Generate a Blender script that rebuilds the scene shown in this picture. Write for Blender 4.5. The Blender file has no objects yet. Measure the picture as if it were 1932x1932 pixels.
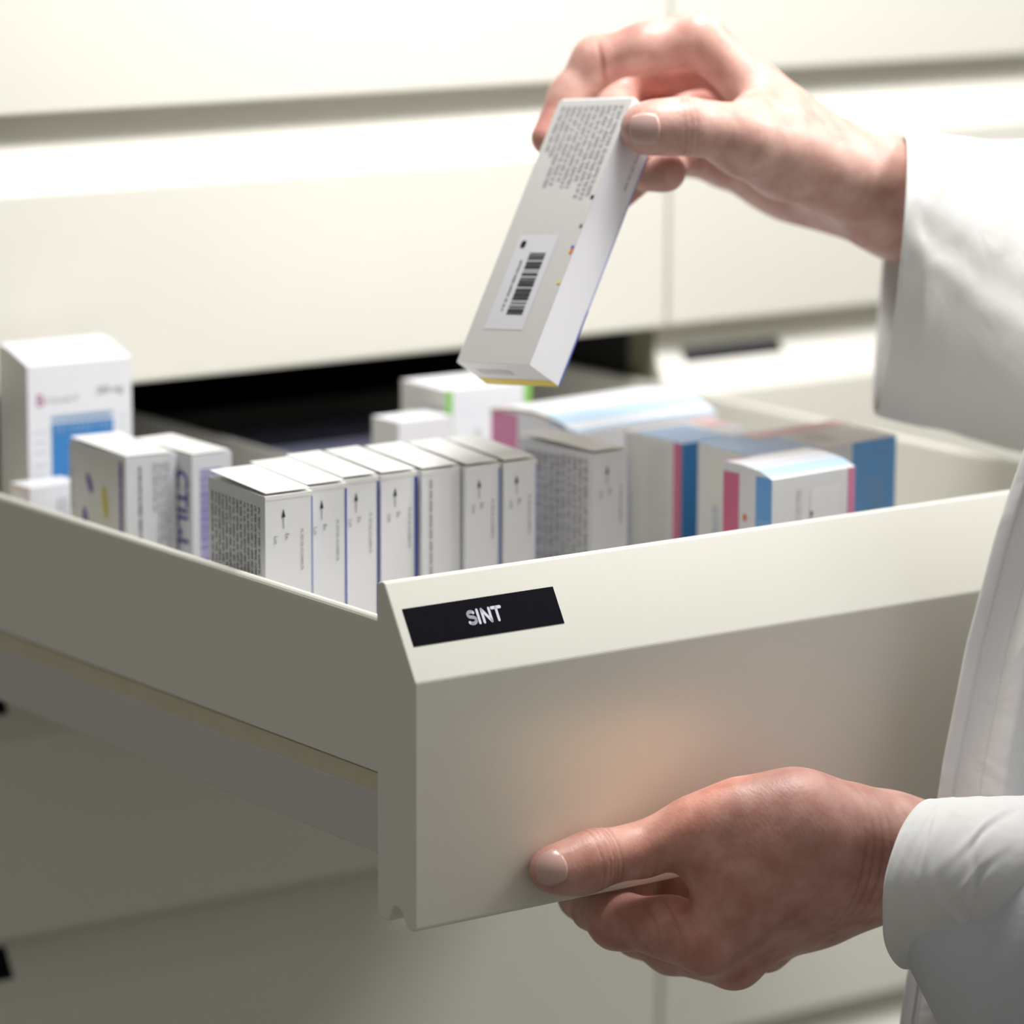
import bpy, bmesh, math, random
import numpy as np
from mathutils import Vector, Matrix

S = bpy.context.scene
COL = S.collection
random.seed(7)
R = math.radians

# ------------------------------------------------------------------ camera
# world: X along the drawer front, Y into the cabinet, Z up; origin on the
# left lower end of the open drawer's bevel.  Metres.
FPX = 7568.0
PITCH, YAW, ROLL = R(11.16), R(35.95), R(0.21)
def _cam():
    cy, sy, cp, sp = math.cos(YAW), math.sin(YAW), math.cos(PITCH), math.sin(PITCH)
    f = np.array([sy*cp, cy*cp, -sp]); r = np.array([cy, -sy, 0.0]); u = np.cross(r, f)
    c, s = math.cos(ROLL), math.sin(ROLL)
    return np.array([c*r+s*u, -(-s*r+c*u), f])
CM = _cam()
def ray(x, y): return CM.T @ np.array([(x-966)/FPX, (y-966)/FPX, 1.0])
CAM = -ray(783, 1290)*1.5
def at(x, y, d): return CAM + ray(x, y)*d            # point at camera depth d
def pl(x, y, ax, v):
    r = ray(x, y); return CAM + r*((v-CAM[ax])/r[ax])
def onX(x, y, v): return pl(x, y, 0, v)
def onY(x, y, v): return pl(x, y, 1, v)
def onZ(x, y, v): return pl(x, y, 2, v)
def px(n, d): return n*d/FPX                          # length of n pixels at depth d

cam = bpy.data.cameras.new('camera'); co = bpy.data.objects.new('camera', cam); COL.objects.link(co)
cam.sensor_width = 36.0; cam.lens = 36.0*FPX/1932; cam.clip_start = 0.05; cam.clip_end = 50
rot = Matrix([[CM[0][i], -CM[1][i], -CM[2][i]] for i in range(3)])
co.matrix_world = Matrix.Translation(Vector(CAM)) @ rot.to_4x4()
cam.dof.use_dof = True; cam.dof.focus_distance = 1.555; cam.dof.aperture_fstop = 5.6; cam.dof.aperture_blades = 9
S.camera = co

# ------------------------------------------------------------------ tags
def tag(o, label=None, cat=None, group=None, kind=None):
    if label: o['label'] = label
    if cat: o['category'] = cat
    if group: o['group'] = group
    if kind: o['kind'] = kind
    return o
def empty(name, loc=(0, 0, 0)):
    o = bpy.data.objects.new(name, None); o.empty_display_size = .02; o.location = loc; COL.objects.link(o); return o
def adopt(ch, par):
    ch.parent = par
    ch.matrix_parent_inverse = Matrix.Translation(par.location).inverted() if par.parent is None else Matrix.Identity(4)

# ------------------------------------------------------------------ materials
MATS = {}
def mat(name, col, rough=.5, var=.03, nscale=60, bump=0.0, bscale=400, spec=.5, sss=0, weave=False, coat=0, trans=0):
    if name in MATS: return MATS[name]
    m = bpy.data.materials.new(name); m.use_nodes = True; nt = m.node_tree; N = nt.nodes; L = nt.links
    b = N['Principled BSDF']; b.inputs['Roughness'].default_value = rough
    b.inputs['Specular IOR Level'].default_value = spec
    b.inputs['Coat Weight'].default_value = coat
    tc = N.new('ShaderNodeTexCoord'); nz = N.new('ShaderNodeTexNoise'); nz.inputs['Scale'].default_value = nscale
    nz.inputs['Detail'].default_value = 3
    L.new(tc.outputs['Object'], nz.inputs['Vector'])
    mx = N.new('ShaderNodeMix'); mx.data_type = 'RGBA'
    a = [max(0, c*(1-var)) for c in col]; c2 = [min(1, c*(1+var)) for c in col]
    mx.inputs[6].default_value = (*a, 1); mx.inputs[7].default_value = (*c2, 1)
    L.new(nz.outputs['Fac'], mx.inputs[0]); L.new(mx.outputs[2], b.inputs['Base Color'])
    if bump:
        n2 = N.new('ShaderNodeTexNoise'); n2.inputs['Scale'].default_value = bscale; n2.inputs['Detail'].default_value = 4
        L.new(tc.outputs['Object'], n2.inputs['Vector'])
        bp = N.new('ShaderNodeBump'); bp.inputs['Strength'].default_value = bump; bp.inputs['Distance'].default_value = .0006
        L.new(n2.outputs['Fac'], bp.inputs['Height']); L.new(bp.outputs['Normal'], b.inputs['Normal'])
    if sss:
        b.inputs['Subsurface Weight'].default_value = sss
        b.inputs['Subsurface Radius'].default_value = (.006, .0025, .0015)
        b.inputs['Subsurface Scale'].default_value = 1.0
    MATS[name] = m; return m

CREAM = mat('cream lacquered metal', (.80, .788, .720), .38, .012, 25, .05, 900)
STEEL = mat('grey painted runner steel', (.62, .61, .57), .42, .03, 40, .05, 700)
BRASS = mat('dull runner groove', (.66, .60, .45), .55, .08, 80)
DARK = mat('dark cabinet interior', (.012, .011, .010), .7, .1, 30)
SHADE = mat('olive gap strip', (.20, .19, .12), .7, .1, 30)
LBLK = mat('glossy black label tape', (.005, .005, .009), .30, .2, 200, spec=.06)
LTXT = mat('pale lavender lettering', (.72, .72, .86), .5, .02)
CARD = mat('white carton board', (.84, .85, .90), .42, .012, 90, .03, 1500)
CARDG = mat('grey white carton board', (.78, .77, .74), .5, .02, 90, .03, 1500)
CARDW = mat('lightened carton side', (.88, .87, .84), .5, .02, 90, .03, 1500)  # carton board made lighter to stand in for stronger light on these boxes
FLAP = mat('white tuck flap board', (.86, .86, .85), .45, .012, 90)
EDGE = mat('raw board edge', (.50, .40, .24), .7, .05)
INK = mat('black ink', (.02, .025, .03), .5, .05)
INKG = mat('grey ink', (.20, .20, .20), .6, .05)
INKL = mat('light grey ink', (.42, .42, .43), .6, .05)
INKP = mat('pale grey ink', (.60, .60, .63), .6, .05)
BLUE = mat('royal blue print', (.06, .10, .45), .45, .05)
BLUEL = mat('pale blue print', (.30, .36, .75), .45, .05)
SKY = mat('sky blue print', (.16, .42, .86), .4, .04)
SKYL = mat('light sky blue print', (.50, .68, .86), .4, .04)
SKYT = mat('muted blue print', (.33, .50, .70), .45, .04)
BLUW = mat('blue flap print', (.40, .58, .86), .45, .04)
PINK = mat('raspberry pink print', (.70, .17, .30), .45, .04)
PINKL = mat('rose pink print', (.72, .26, .45), .45, .04)
PINKP = mat('pale pink print', (.88, .56, .60), .45, .04)
GREEN = mat('leaf green print', (.25, .58, .12), .45, .04)
YEL = mat('yellow print', (.66, .60, .05), .5, .05)
GOLD = mat('golden yellow print', (.80, .62, .12), .5, .05)
PURP = mat('violet print', (.10, .08, .42), .45, .05)
PURL = mat('lilac print', (.32, .29, .68), .45, .05)
MAUV = mat('magenta print', (.50, .14, .30), .45, .05)
ORNG = mat('orange print', (.75, .20, .03), .5, .05)
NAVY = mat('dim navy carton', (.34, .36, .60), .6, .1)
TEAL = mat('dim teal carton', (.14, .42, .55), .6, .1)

def skin_mat():
    m = bpy.data.materials.new('skin'); m.use_nodes = True; nt = m.node_tree; N = nt.nodes; L = nt.links
    b = N['Principled BSDF']; b.inputs['Roughness'].default_value = .46
    b.inputs['Specular IOR Level'].default_value = .45
    b.inputs['Subsurface Weight'].default_value = .22
    b.inputs['Subsurface Radius'].default_value = (.0055, .0020, .0012); b.inputs['Subsurface Scale'].default_value = 1.0
    tc = N.new('ShaderNodeTexCoord')
    nz = N.new('ShaderNodeTexNoise'); nz.inputs['Scale'].default_value = 95; nz.inputs['Detail'].default_value = 5
    L.new(tc.outputs['Object'], nz.inputs['Vector'])
    cr = N.new('ShaderNodeValToRGB'); e = cr.color_ramp.elements
    e[0].position = .34; e[0].color = (.54, .30, .25, 1); e[1].position = .68; e[1].color = (.70, .46, .395, 1)
    L.new(nz.outputs['Fac'], cr.inputs['Fac'])
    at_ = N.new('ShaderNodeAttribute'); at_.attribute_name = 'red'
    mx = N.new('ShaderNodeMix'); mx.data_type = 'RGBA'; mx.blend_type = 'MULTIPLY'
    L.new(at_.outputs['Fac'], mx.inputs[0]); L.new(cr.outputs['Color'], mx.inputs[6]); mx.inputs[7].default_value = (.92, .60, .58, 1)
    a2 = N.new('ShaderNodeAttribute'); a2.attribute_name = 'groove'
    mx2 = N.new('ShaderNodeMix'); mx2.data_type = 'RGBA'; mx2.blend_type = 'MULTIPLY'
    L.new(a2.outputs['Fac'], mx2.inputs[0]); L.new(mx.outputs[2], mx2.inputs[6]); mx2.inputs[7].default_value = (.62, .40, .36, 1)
    L.new(mx2.outputs[2], b.inputs['Base Color'])
    # fine skin relief: slightly stretched cells plus pores
    mp = N.new('ShaderNodeMapping'); mp.inputs['Scale'].default_value = (1.9, 1, .75)
    L.new(tc.outputs['Object'], mp.inputs['Vector'])
    vo = N.new('ShaderNodeTexVoronoi'); vo.inputs['Scale'].default_value = 520; vo.feature = 'F1'
    L.new(mp.outputs['Vector'], vo.inputs['Vector'])
    n3 = N.new('ShaderNodeTexNoise'); n3.inputs['Scale'].default_value = 330; n3.inputs['Detail'].default_value = 3
    L.new(mp.outputs['Vector'], n3.inputs['Vector'])
    ad = N.new('ShaderNodeMath'); ad.operation = 'ADD'
    L.new(vo.outputs['Distance'], ad.inputs[0]); L.new(n3.outputs['Fac'], ad.inputs[1])
    bp = N.new('ShaderNodeBump'); bp.inputs['Strength'].default_value = .15; bp.inputs['Distance'].default_value = .0005
    L.new(ad.outputs[0], bp.inputs['Height']); L.new(bp.outputs['Normal'], b.inputs['Normal'])
    return m
SKIN = skin_mat()
NAIL = mat('fingernail', (.66, .42, .38), .25, .05, 120, spec=.6, sss=.15)

def cloth_mat(name, col):
    m = bpy.data.materials.new(name); m.use_nodes = True; nt = m.node_tree; N = nt.nodes; L = nt.links
    b = N['Principled BSDF']; b.inputs['Roughness'].default_value = .85; b.inputs['Specular IOR Level'].default_value = .2
    b.inputs['Sheen Weight'].default_value = .15
    tc = N.new('ShaderNodeTexCoord')
    nz = N.new('ShaderNodeTexNoise'); nz.inputs['Scale'].default_value = 30; nz.inputs['Detail'].default_value = 4
    L.new(tc.outputs['Object'], nz.inputs['Vector'])
    mx = N.new('ShaderNodeMix'); mx.data_type = 'RGBA'
    mx.inputs[6].default_value = (*[c*.95 for c in col], 1); mx.inputs[7].default_value = (*[min(1, c*1.03) for c in col], 1)
    L.new(nz.outputs['Fac'], mx.inputs[0]); L.new(mx.outputs[2], b.inputs['Base Color'])
    w1 = N.new('ShaderNodeTexWave'); w1.inputs['Scale'].default_value = 480; w1.bands_direction = 'Z'
    w2 = N.new('ShaderNodeTexWave'); w2.inputs['Scale'].default_value = 480; w2.bands_direction = 'X'
    L.new(tc.outputs['Object'], w1.inputs['Vector']); L.new(tc.outputs['Object'], w2.inputs['Vector'])
    wm = N.new('ShaderNodeMath'); wm.operation = 'ADD'; L.new(w1.outputs['Fac'], wm.inputs[0]); L.new(w2.outputs['Fac'], wm.inputs[1])
    bp = N.new('ShaderNodeBump'); bp.inputs['Strength'].default_value = .05; bp.inputs['Distance'].default_value = .0003
    L.new(wm.outputs[0], bp.inputs['Height'])
    n2 = N.new('ShaderNodeTexNoise'); n2.inputs['Scale'].default_value = 42; n2.inputs['Detail'].default_value = 2; n2.inputs['Distortion'].default_value = .6
    L.new(tc.outputs['Object'], n2.inputs['Vector'])
    b2 = N.new('ShaderNodeBump'); b2.inputs['Strength'].default_value = .35; b2.inputs['Distance'].default_value = .004
    L.new(n2.outputs['Fac'], b2.inputs['Height']); L.new(bp.outputs['Normal'], b2.inputs['Normal'])
    L.new(b2.outputs['Normal'], b.inputs['Normal'])
    return m
COAT = cloth_mat('white coat cotton', (.78, .78, .77))
COATB = cloth_mat('shade tinted coat cotton', (.66, .68, .74))  # same white coat, bluish shade under the cuff put into the colour
STITCH = mat('white stitching thread', (.86, .85, .82), .8, .03)
TROUS = cloth_mat('dark trouser cloth', (.06, .07, .10))

# ------------------------------------------------------------------ mesh helpers
class MB:
    def __init__(s): s.v = []; s.f = []; s.m = []; s.mats = []
    def mi(s, m):
        if m not in s.mats: s.mats.append(m)
        return s.mats.index(m)
    def add(s, vs, fs, m):
        o = len(s.v); s.v += [tuple(float(c) for c in p) for p in vs]; k = s.mi(m)
        for f in fs: s.f.append([i+o for i in f]); s.m.append(k)
    def box(s, a, b, m):
        x0, y0, z0 = a; x1, y1, z1 = b
        s.add([(x0,y0,z0),(x1,y0,z0),(x1,y1,z0),(x0,y1,z0),(x0,y0,z1),(x1,y0,z1),(x1,y1,z1),(x0,y1,z1)],
              [(0,3,2,1),(4,5,6,7),(0,1,5,4),(1,2,6,5),(2,3,7,6),(3,0,4,7)], m)
    def prism(s, prof, x0, x1, m):
        """closed (y,z) profile extruded along x"""
        n = len(prof)
        vs = [(x0, y, z) for y, z in prof]+[(x1, y, z) for y, z in prof]
        fs = [[i, (i+1) % n, n+(i+1) % n, n+i] for i in range(n)]+[list(range(n))[::-1], list(range(n, 2*n))]
        s.add(vs, fs, m)
    def build(s, name, parent=None, bevel=0, smooth=False, seg=2, loc=None):
        me = bpy.data.meshes.new(name); me.from_pydata(s.v, [], s.f); me.update()
        for m in s.mats: me.materials.append(m)
        me.polygons.foreach_set('material_index', s.m)
        bm = bmesh.new(); bm.from_mesh(me); bmesh.ops.recalc_face_normals(bm, faces=bm.faces[:]) if not getattr(s, 'keepn', False) else None
        bm.to_mesh(me); bm.free()
        if smooth: me.polygons.foreach_set('use_smooth', [True]*len(me.polygons))
        o = bpy.data.objects.new(name, me); COL.objects.link(o)
        if loc is not None:
            me.transform(Matrix.Translation(-Vector(loc))); o.location = loc
        if bevel:
            md = o.modifiers.new('bevel', 'BEVEL'); md.width = bevel; md.segments = seg; md.limit_method = 'ANGLE'; md.angle_limit = R(28)
        if parent is not None: put(o, parent)
        return o
def wloc(o):
    p = Vector(o.location)
    while o.parent is not None: o = o.parent; p += Vector(o.location)
    return p
def put(o, parent):
    """parent without moving (parents are only ever translated here)"""
    o.location = Vector(o.location)-wloc(parent); o.parent = parent

# ---- glyphs: letters from the built-in font turned into triangles
_G = {}
def glyphs(txt, size):
    if txt not in _G:
        cu = bpy.data.curves.new('t', 'FONT'); cu.body = txt; cu.size = 1; cu.resolution_u = 2
        ob = bpy.data.objects.new('t', cu); COL.objects.link(ob)
        dg = bpy.context.evaluated_depsgraph_get(); me = ob.evaluated_get(dg).to_mesh()
        _G[txt] = ([(v.co.x, v.co.y) for v in me.vertices], [list(p.vertices) for p in me.polygons])
        ob.evaluated_get(dg).to_mesh_clear(); bpy.data.objects.remove(ob); bpy.data.curves.remove(cu)
    v, f = _G[txt]; return [(x*size, y*size) for x, y in v], f

def strokes(paths, w):
    """flat rounded strokes (list of 2-D polylines) -> verts, faces"""
    vs, fs = [], []
    for p in paths:
        for a, b in zip(p[:-1], p[1:]):
            d = math.atan2(b[1]-a[1], b[0]-a[0]); o = len(vs); n = 8
            for k in range(n+1): t = d+math.pi/2+math.pi*k/n; vs.append((a[0]+w*math.cos(t), a[1]+w*math.sin(t)))
            for k in range(n+1): t = d-math.pi/2+math.pi*k/n; vs.append((b[0]+w*math.cos(t), b[1]+w*math.sin(t)))
            fs.append(list(range(o, o+2*n+2)))
    return vs, fs

#==SECTION cabinet
YC = .397; COLW = .429; GAP = .0028
FLOORZ = -1.02
Lc = tag(empty('drawer_cabinet', (0.0, YC, FLOORZ)), 'cream metal drawer cabinet with one drawer pulled open, left of the vertical gap', 'cabinet', 'drawer cabinets')
Rc = tag(empty('drawer_cabinet', (COLW+GAP, YC, FLOORZ)), 'cream metal drawer cabinet with all drawers shut, right of the vertical gap', 'cabinet', 'drawer cabinets')

def profile(y0, zb, zv):
    """drawer front cross-section, face at y0, bottom zb, bevel starting at zv"""
    P = [(.0, zb+.0012), (.0, zv), (.0207, zv+.0349), (.0222, zv+.0352), (.0249, zv+.0344), (.0256, zv+.0330), (.0256, zb+.003), (.0240, zb+.0004), (.0225, zb), (.0182, zb),
         (.0168, zb+.0025), (.0152, zb+.0062), (.0135, zb+.0072), (.0112, zb+.0068), (.0090, zb+.0055), (.0068, zb+.0022), (.0048, zb+.0002), (.0030, zb-.0002), (.0010, zb)]
    return [(y0+y, z) for y, z in P]
def label_plate(par, x0, x1, zv, y0, lo=.012, hi=.025, text=None):
    n = np.array([0, -.0349, .0207]); n /= np.linalg.norm(n)
    def P(x, z, off): return np.array([x, y0+z*(.0207/.0349), zv+z])+n*off
    b = MB(); t = .00025
    c = [P(x0, lo, t), P(x1, lo, t), P(x1, hi, t), P(x0, hi, t)]; d = [P(x0, lo, -.0001), P(x1, lo, -.0001), P(x1, hi, -.0001), P(x0, hi, -.0001)]
    b.add(c+d, [(0,1,2,3),(4,7,6,5),(0,4,5,1),(1,5,6,2),(2,6,7,3),(3,7,4,0)], LBLK)
    if text:
        vs, fs = text
        b.add([P(x0+u, lo+v, t+.00012) for u, v in vs], fs, LTXT)
    b.keepn = True
    return b.build('label_strip', par)
def drawer_front(par, x0, x1, y0, zb, zv, nm='drawer'):
    b = MB(); b.prism(profile(y0, zb, zv), x0, x1, CREAM)
    return b.build(nm, par, bevel=.0007)

# closed drawers: (bottom, bevel start)
rows = [(.1773, .2688), (.0492, .1405), (-.0793, .0120), (-.2080, -.1127), (-.3365, -.2412), (-.4650, -.3700)]
for ci, (c, x0) in enumerate(((Lc, 0.0), (Rc, COLW+GAP))):
    for k, (zb, zv) in enumerate(rows):
        if ci == 0 and k == 2: continue
        o = drawer_front(c, x0, x0+COLW, YC, zb, zv)
        b = MB()                                         # the tray behind the front
        b.box((x0+.006, YC+.0256, zb+.012), (x0+COLW-.006, YC+.47, zb+.016), DARK)
        b.build('drawer_tray', o)
        if ci == 0:
            label_plate(o, x0+.004, x0+.048, zv, YC, .0115, .0255) if k in (1, 3, 4) else label_plate(o, x0+.0044, x0+.0725, zv, YC)
        else:
            label_plate(o, x0+.0178, x0+.0835, zv, YC, .0155, .0228)
    # carcass: sides, back, top, base down to the floor
    b = MB(); ztop = .42
    for xa in (x0-.0012, x0+COLW+.0002): b.box((xa, YC+.012, FLOORZ+.05), (xa+.0010, YC+.5, ztop), SHADE)
    b.box((x0-.0012, YC+.5, FLOORZ+.05), (x0+COLW+.0012, YC+.504, ztop), DARK)
    b.box((x0-.0012, YC+.012, ztop), (x0+COLW+.0012, YC+.504, ztop+.004), CREAM)
    b.box((x0-.0012, YC+.0257, FLOORZ), (x0+COLW+.0012, YC+.504, FLOORZ+.05), CREAM)
    b.box((x0, YC+.003, FLOORZ+.05), (x0+COLW, YC+.02, -.472), CREAM)
    b.box((x0, YC+.003, .372), (x0+COLW, YC+.02, ztop), CREAM)
    b.build('carcass', c)
    # dark linings of the open slot
    if ci == 0:
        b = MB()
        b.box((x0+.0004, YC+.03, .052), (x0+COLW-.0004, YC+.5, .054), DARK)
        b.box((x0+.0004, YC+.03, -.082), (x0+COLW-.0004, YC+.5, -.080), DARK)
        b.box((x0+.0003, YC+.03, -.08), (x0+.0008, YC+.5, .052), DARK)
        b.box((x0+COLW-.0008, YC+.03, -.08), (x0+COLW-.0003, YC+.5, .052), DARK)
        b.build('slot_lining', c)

# the open drawer
DF = -.0690                                              # drawer floor top
dr = drawer_front(Lc, 0.0, COLW, 0.0, -.0970, 0.0)
DL = .56
def side(xa, xb, sgn):
    b = MB(); n = 9; P = []
    t = abs(xb-xa)
    # rolled top rim
    xo, xi = (xa, xb) if sgn < 0 else (xb, xa)
    z1 = .0208
    prof = [(xo, -.0398)]
    for k in range(n): a = math.pi*k/(n-1); prof.append(((xo+xi)/2+(xo-xi)/2*math.cos(a), z1-t/2+t/2*math.sin(a)))
    prof += [(xi, DF-.001), (xi+(xo-xi)*.55, DF-.001), (xi+(xo-xi)*.55, -.0398)]
    y0, y1 = .0252, DL
    m = len(prof); vs = [(x, y0, z) for x, z in prof]+[(x, y1, z) for x, z in prof]
    b.add(vs, [[i, (i+1) % m, m+(i+1) % m, m+i] for i in range(m)]+[list(range(m)), list(range(m, 2*m))[::-1]], CREAM)
    o = b.build('drawer_side', dr, bevel=.0003)
    # runner below the side wall
    b = MB(); xs = xo+.0006*(-sgn)
    b.box((min(xs, xi), .0253, -.0723), (max(xs, xi), DL+.05, -.0481), STEEL)
    r = b.build('slide_rail', dr, bevel=.0006)
    b = MB(); xg = xo+(xi-xo)*.24
    b.box((min(xg, xi), .0253, -.0481), (max(xg, xi), DL, -.0408), BRASS)
    b.build('rail_groove', dr)
side(.0004, .0054, -1)
side(COLW-.0082, COLW-.0036, 1)
b = MB(); b.box((.004, .0254, DF-.0015), (COLW-.007, DL, DF), CREAM); b.build('drawer_floor', dr)
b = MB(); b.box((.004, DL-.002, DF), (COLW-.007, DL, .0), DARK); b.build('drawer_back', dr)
p0 = onX(560, 862, .176)
b = MB(); b.box((.1755, .345, DF), (.1768, DL-.003, p0[2]), STEEL); b.build('divider', dr, bevel=.0003)
# SINT label
tx = []
def arcp(cx, cy, r, a0, a1, n=8): return [(cx+r*math.cos(R(a0+(a1-a0)*k/n)), cy+r*math.sin(R(a0+(a1-a0)*k/n))) for k in range(n+1)]
hS = .0073
Sp = [(x*hS, y*hS) for x, y in arcp(.27, .735, .215, 35, 270)+arcp(.27, .265, .255, 90, -145)[1:]]
paths = [Sp, [(.72*hS, 0), (.72*hS, hS)], [(1.02*hS, 0), (1.02*hS, hS), (1.52*hS, 0), (1.52*hS, hS)], [(1.72*hS, hS), (2.28*hS, hS)], [(2.0*hS, hS), (2.0*hS, 0)]]
paths = [[(u*.95+.0274, v*.60+.0045) for u, v in p] for p in paths]
label_plate(dr, .0044, .0748, 0.0, 0.0, .0122, .0252, strokes(paths, .00056))
#==END

#==SECTION boxes
class Carton:
    """a printed folding carton; local x along the front, y to the back, z up, origin at the front left bottom corner"""
    def __init__(s, w, d, h, body=CARD, top=None, dome=None, left=None):
        s.w, s.d, s.h = w, d, h; s.b = MB(); s.b.keepn = True; n = 12 if dome else 1
        s.zt = (lambda t: h+np.interp(t, [q[0] for q in dome], [q[1] for q in dome])) if dome else (lambda t: h)
        ys = [d*k/n for k in range(n+1)]; zs = [float(s.zt(k/n)) for k in range(n+1)]
        s.b.add([(0,0,0),(w,0,0),(w,0,zs[0]),(0,0,zs[0])], [(0,1,2,3)], body)
        s.b.add([(0,d,0),(w,d,0),(w,d,zs[-1]),(0,d,zs[-1])], [(1,0,3,2)], body)
        s.b.add([(0,0,0),(w,0,0),(w,d,0),(0,d,0)], [(3,2,1,0)], body)
        s.b.add([(0,0,0),(0,d,0)]+[(0,y,z) for y, z in zip(ys, zs)], [[0]+list(range(2, 3+n))+[1]], left or body)
        s.b.add([(w,0,0),(w,d,0)]+[(w,y,z) for y, z in zip(ys, zs)], [[1]+list(range(2+n, 1, -1))+[0]], body)
        for k in range(n):
            s.b.add([(0,ys[k],zs[k]),(w,ys[k],zs[k]),(w,ys[k+1],zs[k+1]),(0,ys[k+1],zs[k+1])], [(0,1,2,3)], top or body)
    def P(s, face, u, v, off):
        """front/left/right: u from the viewer's left, v down from the top; top: u along x, v along y"""
        if face == 'front': return (u, -off, s.h-v)
        if face == 'left': return (-off, s.d-u, s.h-v)
        if face == 'right': return (s.w+off, u, s.h-v)
        if face == 'bottom': return (u, v, -off)
        return (u, v, float(s.zt(v/s.d))+off)
    def rect(s, face, u0, v0, u1, v1, m, lay=1):
        off = .00012*lay
        if face == 'top' :
            n = 8
            for k in range(n):
                a = v0+(v1-v0)*k/n; c = v0+(v1-v0)*(k+1)/n
                s.b.add([s.P(face, u0, a, off), s.P(face, u1, a, off), s.P(face, u1, c, off), s.P(face, u0, c, off)], [(0,1,2,3)], m)
            return
        q = [(u0, v1), (u1, v1), (u1, v0), (u0, v0)]
        s.b.add([s.P(face, u, v, off) for u, v in q], [(0,1,2,3)], m)
    def shape(s, face, pts, m, lay=1):
        s.b.add([s.P(face, u, v, .00012*lay) for u, v in pts], [list(range(len(pts)))[::-1]], m)
    def ell(s, face, cu, cv, a, b_, rot, m, lay=1):
        c, sn = math.cos(R(rot)), math.sin(R(rot))
        s.shape(face, [(cu+a*math.cos(t)*c-b_*math.sin(t)*sn, cv+a*math.cos(t)*sn+b_*math.sin(t)*c) for t in [2*math.pi*k/20 for k in range(20)]], m, lay)
    def text(s, face, txt, u, v, size, m, down=False, lay=2):
        vs, fs = glyphs(txt, size)
        if down: pts = [(u+y, v+x) for x, y in vs]       # reads top to bottom
        else: pts = [(u+x, v-y) for x, y in vs]
        s.b.add([s.P(face, a, c, .00012*lay) for a, c in pts], fs, m)
    def micro(s, face, u0, v0, u1, v1, n, m, seed=1, ends=None, lay=2, fill=.55):
        """n columns of unreadable small print running down the face"""
        rg = random.Random(seed); st = (u1-u0)/n
        for k in range(n):
            u = u0+st*k; v = v0; ve = v0+(v1-v0)*(ends[k] if ends else 1.0)
            while v < ve-.0005:
                L_ = min(rg.uniform(.0012, .0062), ve-v)
                a, c = u+st*(1-fill)/2, u+st*(1+fill)/2
                z = v
                while z < v+L_:                              # letters of a word
                    l2 = min(rg.uniform(.0004, .0008), v+L_-z); e = rg.choice((0, 0, st*.18, -st*.12))
                    s.rect(face, a+max(e, 0), z, c+min(e, 0), z+l2*.72, m, lay); z += l2
                v += L_+rg.uniform(.0006, .0011)
    def bars(s, face, u0, v0, u1, v1, m, seed=3, lay=2):
        rg = random.Random(seed); v = v0
        while v < v1:
            t = rg.choice((.0003, .0003, .0006, .0006, .0009, .0013)); s.rect(face, u0, v, u1, min(v+t, v1), m, lay); v += t+rg.choice((.0003, .0003, .0005, .0008))
    def build(s, name, label, pos, rz, group='medicine boxes in the open drawer', flap=None, skew=0):
        s.b.v = [(x+skew*y, y, z) for x, y, z in s.b.v]      # a slightly squashed carton
        o = s.b.build(name)
        o.location = pos; o.rotation_euler = (0, 0, R(rz))
        tag(o, label, 'box', group)
        if flap:
            m, raise_ = flap; b = MB(); w, d, h = s.w, s.d, s.h; e = .0007
            b.keepn = False
            lo = h+.0002; t = .00035
            f = [(e, .0009), (w-e, .0006), (w-e*.6, d), (e*.6, d)]
            zz = [raise_*.35, raise_*.35, raise_, raise_]
            vs = [(x, y, lo+z) for (x, y), z in zip(f, zz)]+[(x, y, lo+z+t) for (x, y), z in zip(f, zz)]
            b.add(vs, [(0,3,2,1),(4,5,6,7),(0,1,5,4),(1,2,6,5),(2,3,7,6),(3,0,4,7)], m)
            b.v = [(x+skew*y, y, z) for x, y, z in b.v]
            fl = b.build('tuck_flap'); fl.parent = o
        return o
BG = 'medicine boxes in the open drawer'

# --- front row of thin identical cartons
ZT = .0500; H = ZT-DF
def arrow(c, u, v):
    c.shape('front', [(u, v), (u+.0009, v+.0036), (u-.0009, v+.0036)], INK, 2)
    c.rect('front', u-.00016, v+.0032, u+.00016, v+.0082, INKG, 2)
def thin_carton(w, d, h, seed, blue=None, bw=.0007, txt='std', flap=True, plain=False, lcol=None):
    c = Carton(w, d, h, CARD, FLAP, left=lcol)
    if txt == 'std':
        arrow(c, w*.38, .0056)
        c.text('front', 'Ex.', w*.42, .0158, .0024, INKG, True)
        c.text('front', 'Lot', w*.18, .0164, .0024, INKG, True)
        c.text('front', 'M. 037.02.10.C0000.76', w*.74, .0148, .0018, INKG, True)
    else:
        c.micro('front', .0038, .0040, .0054, .046, 1, INKL, 9, fill=.9)
        c.micro('front', .0038, .0440, .0054, .058, 1, INKG, 12, fill=.9)
    if blue: c.rect('front', w-bw, .0022, w, h, blue, 1)
    c.rect('front', 0, 0, w, .0016, FLAP, 1)
    return c
rowpx = [(500, 938), (577, 921), (645, 907), (719, 898), (796, 890), (879, 882), (951, 874)]
desc = ['thin white box with dense small print on its side, leftmost of the front row',
        'thin white box with arrow, second from left in the front row',
        'thin white box with arrow and short black dash, third from left in front row',
        'thin white box with arrow and wide blue edge, fourth from left in front row',
        'thin white box with vertical print instead of an arrow, fifth in the front row',
        'thin white box with arrow, sixth from left, right of the one without arrow',
        'thin white box with arrow at the right end of the front row']
blues = [(BLUEL, .0007), (BLUE, .0010), (BLUE, .0009), (BLUE, .0016), None, (BLUEL, .0010), (PURL, .0006)]
xs = [onZ(*q, ZT) for q in rowpx]
ends = [.52, .52, 1, .65, 1, 1, 1, 1, 1, 1, 1, 1, 1, 1]
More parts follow.
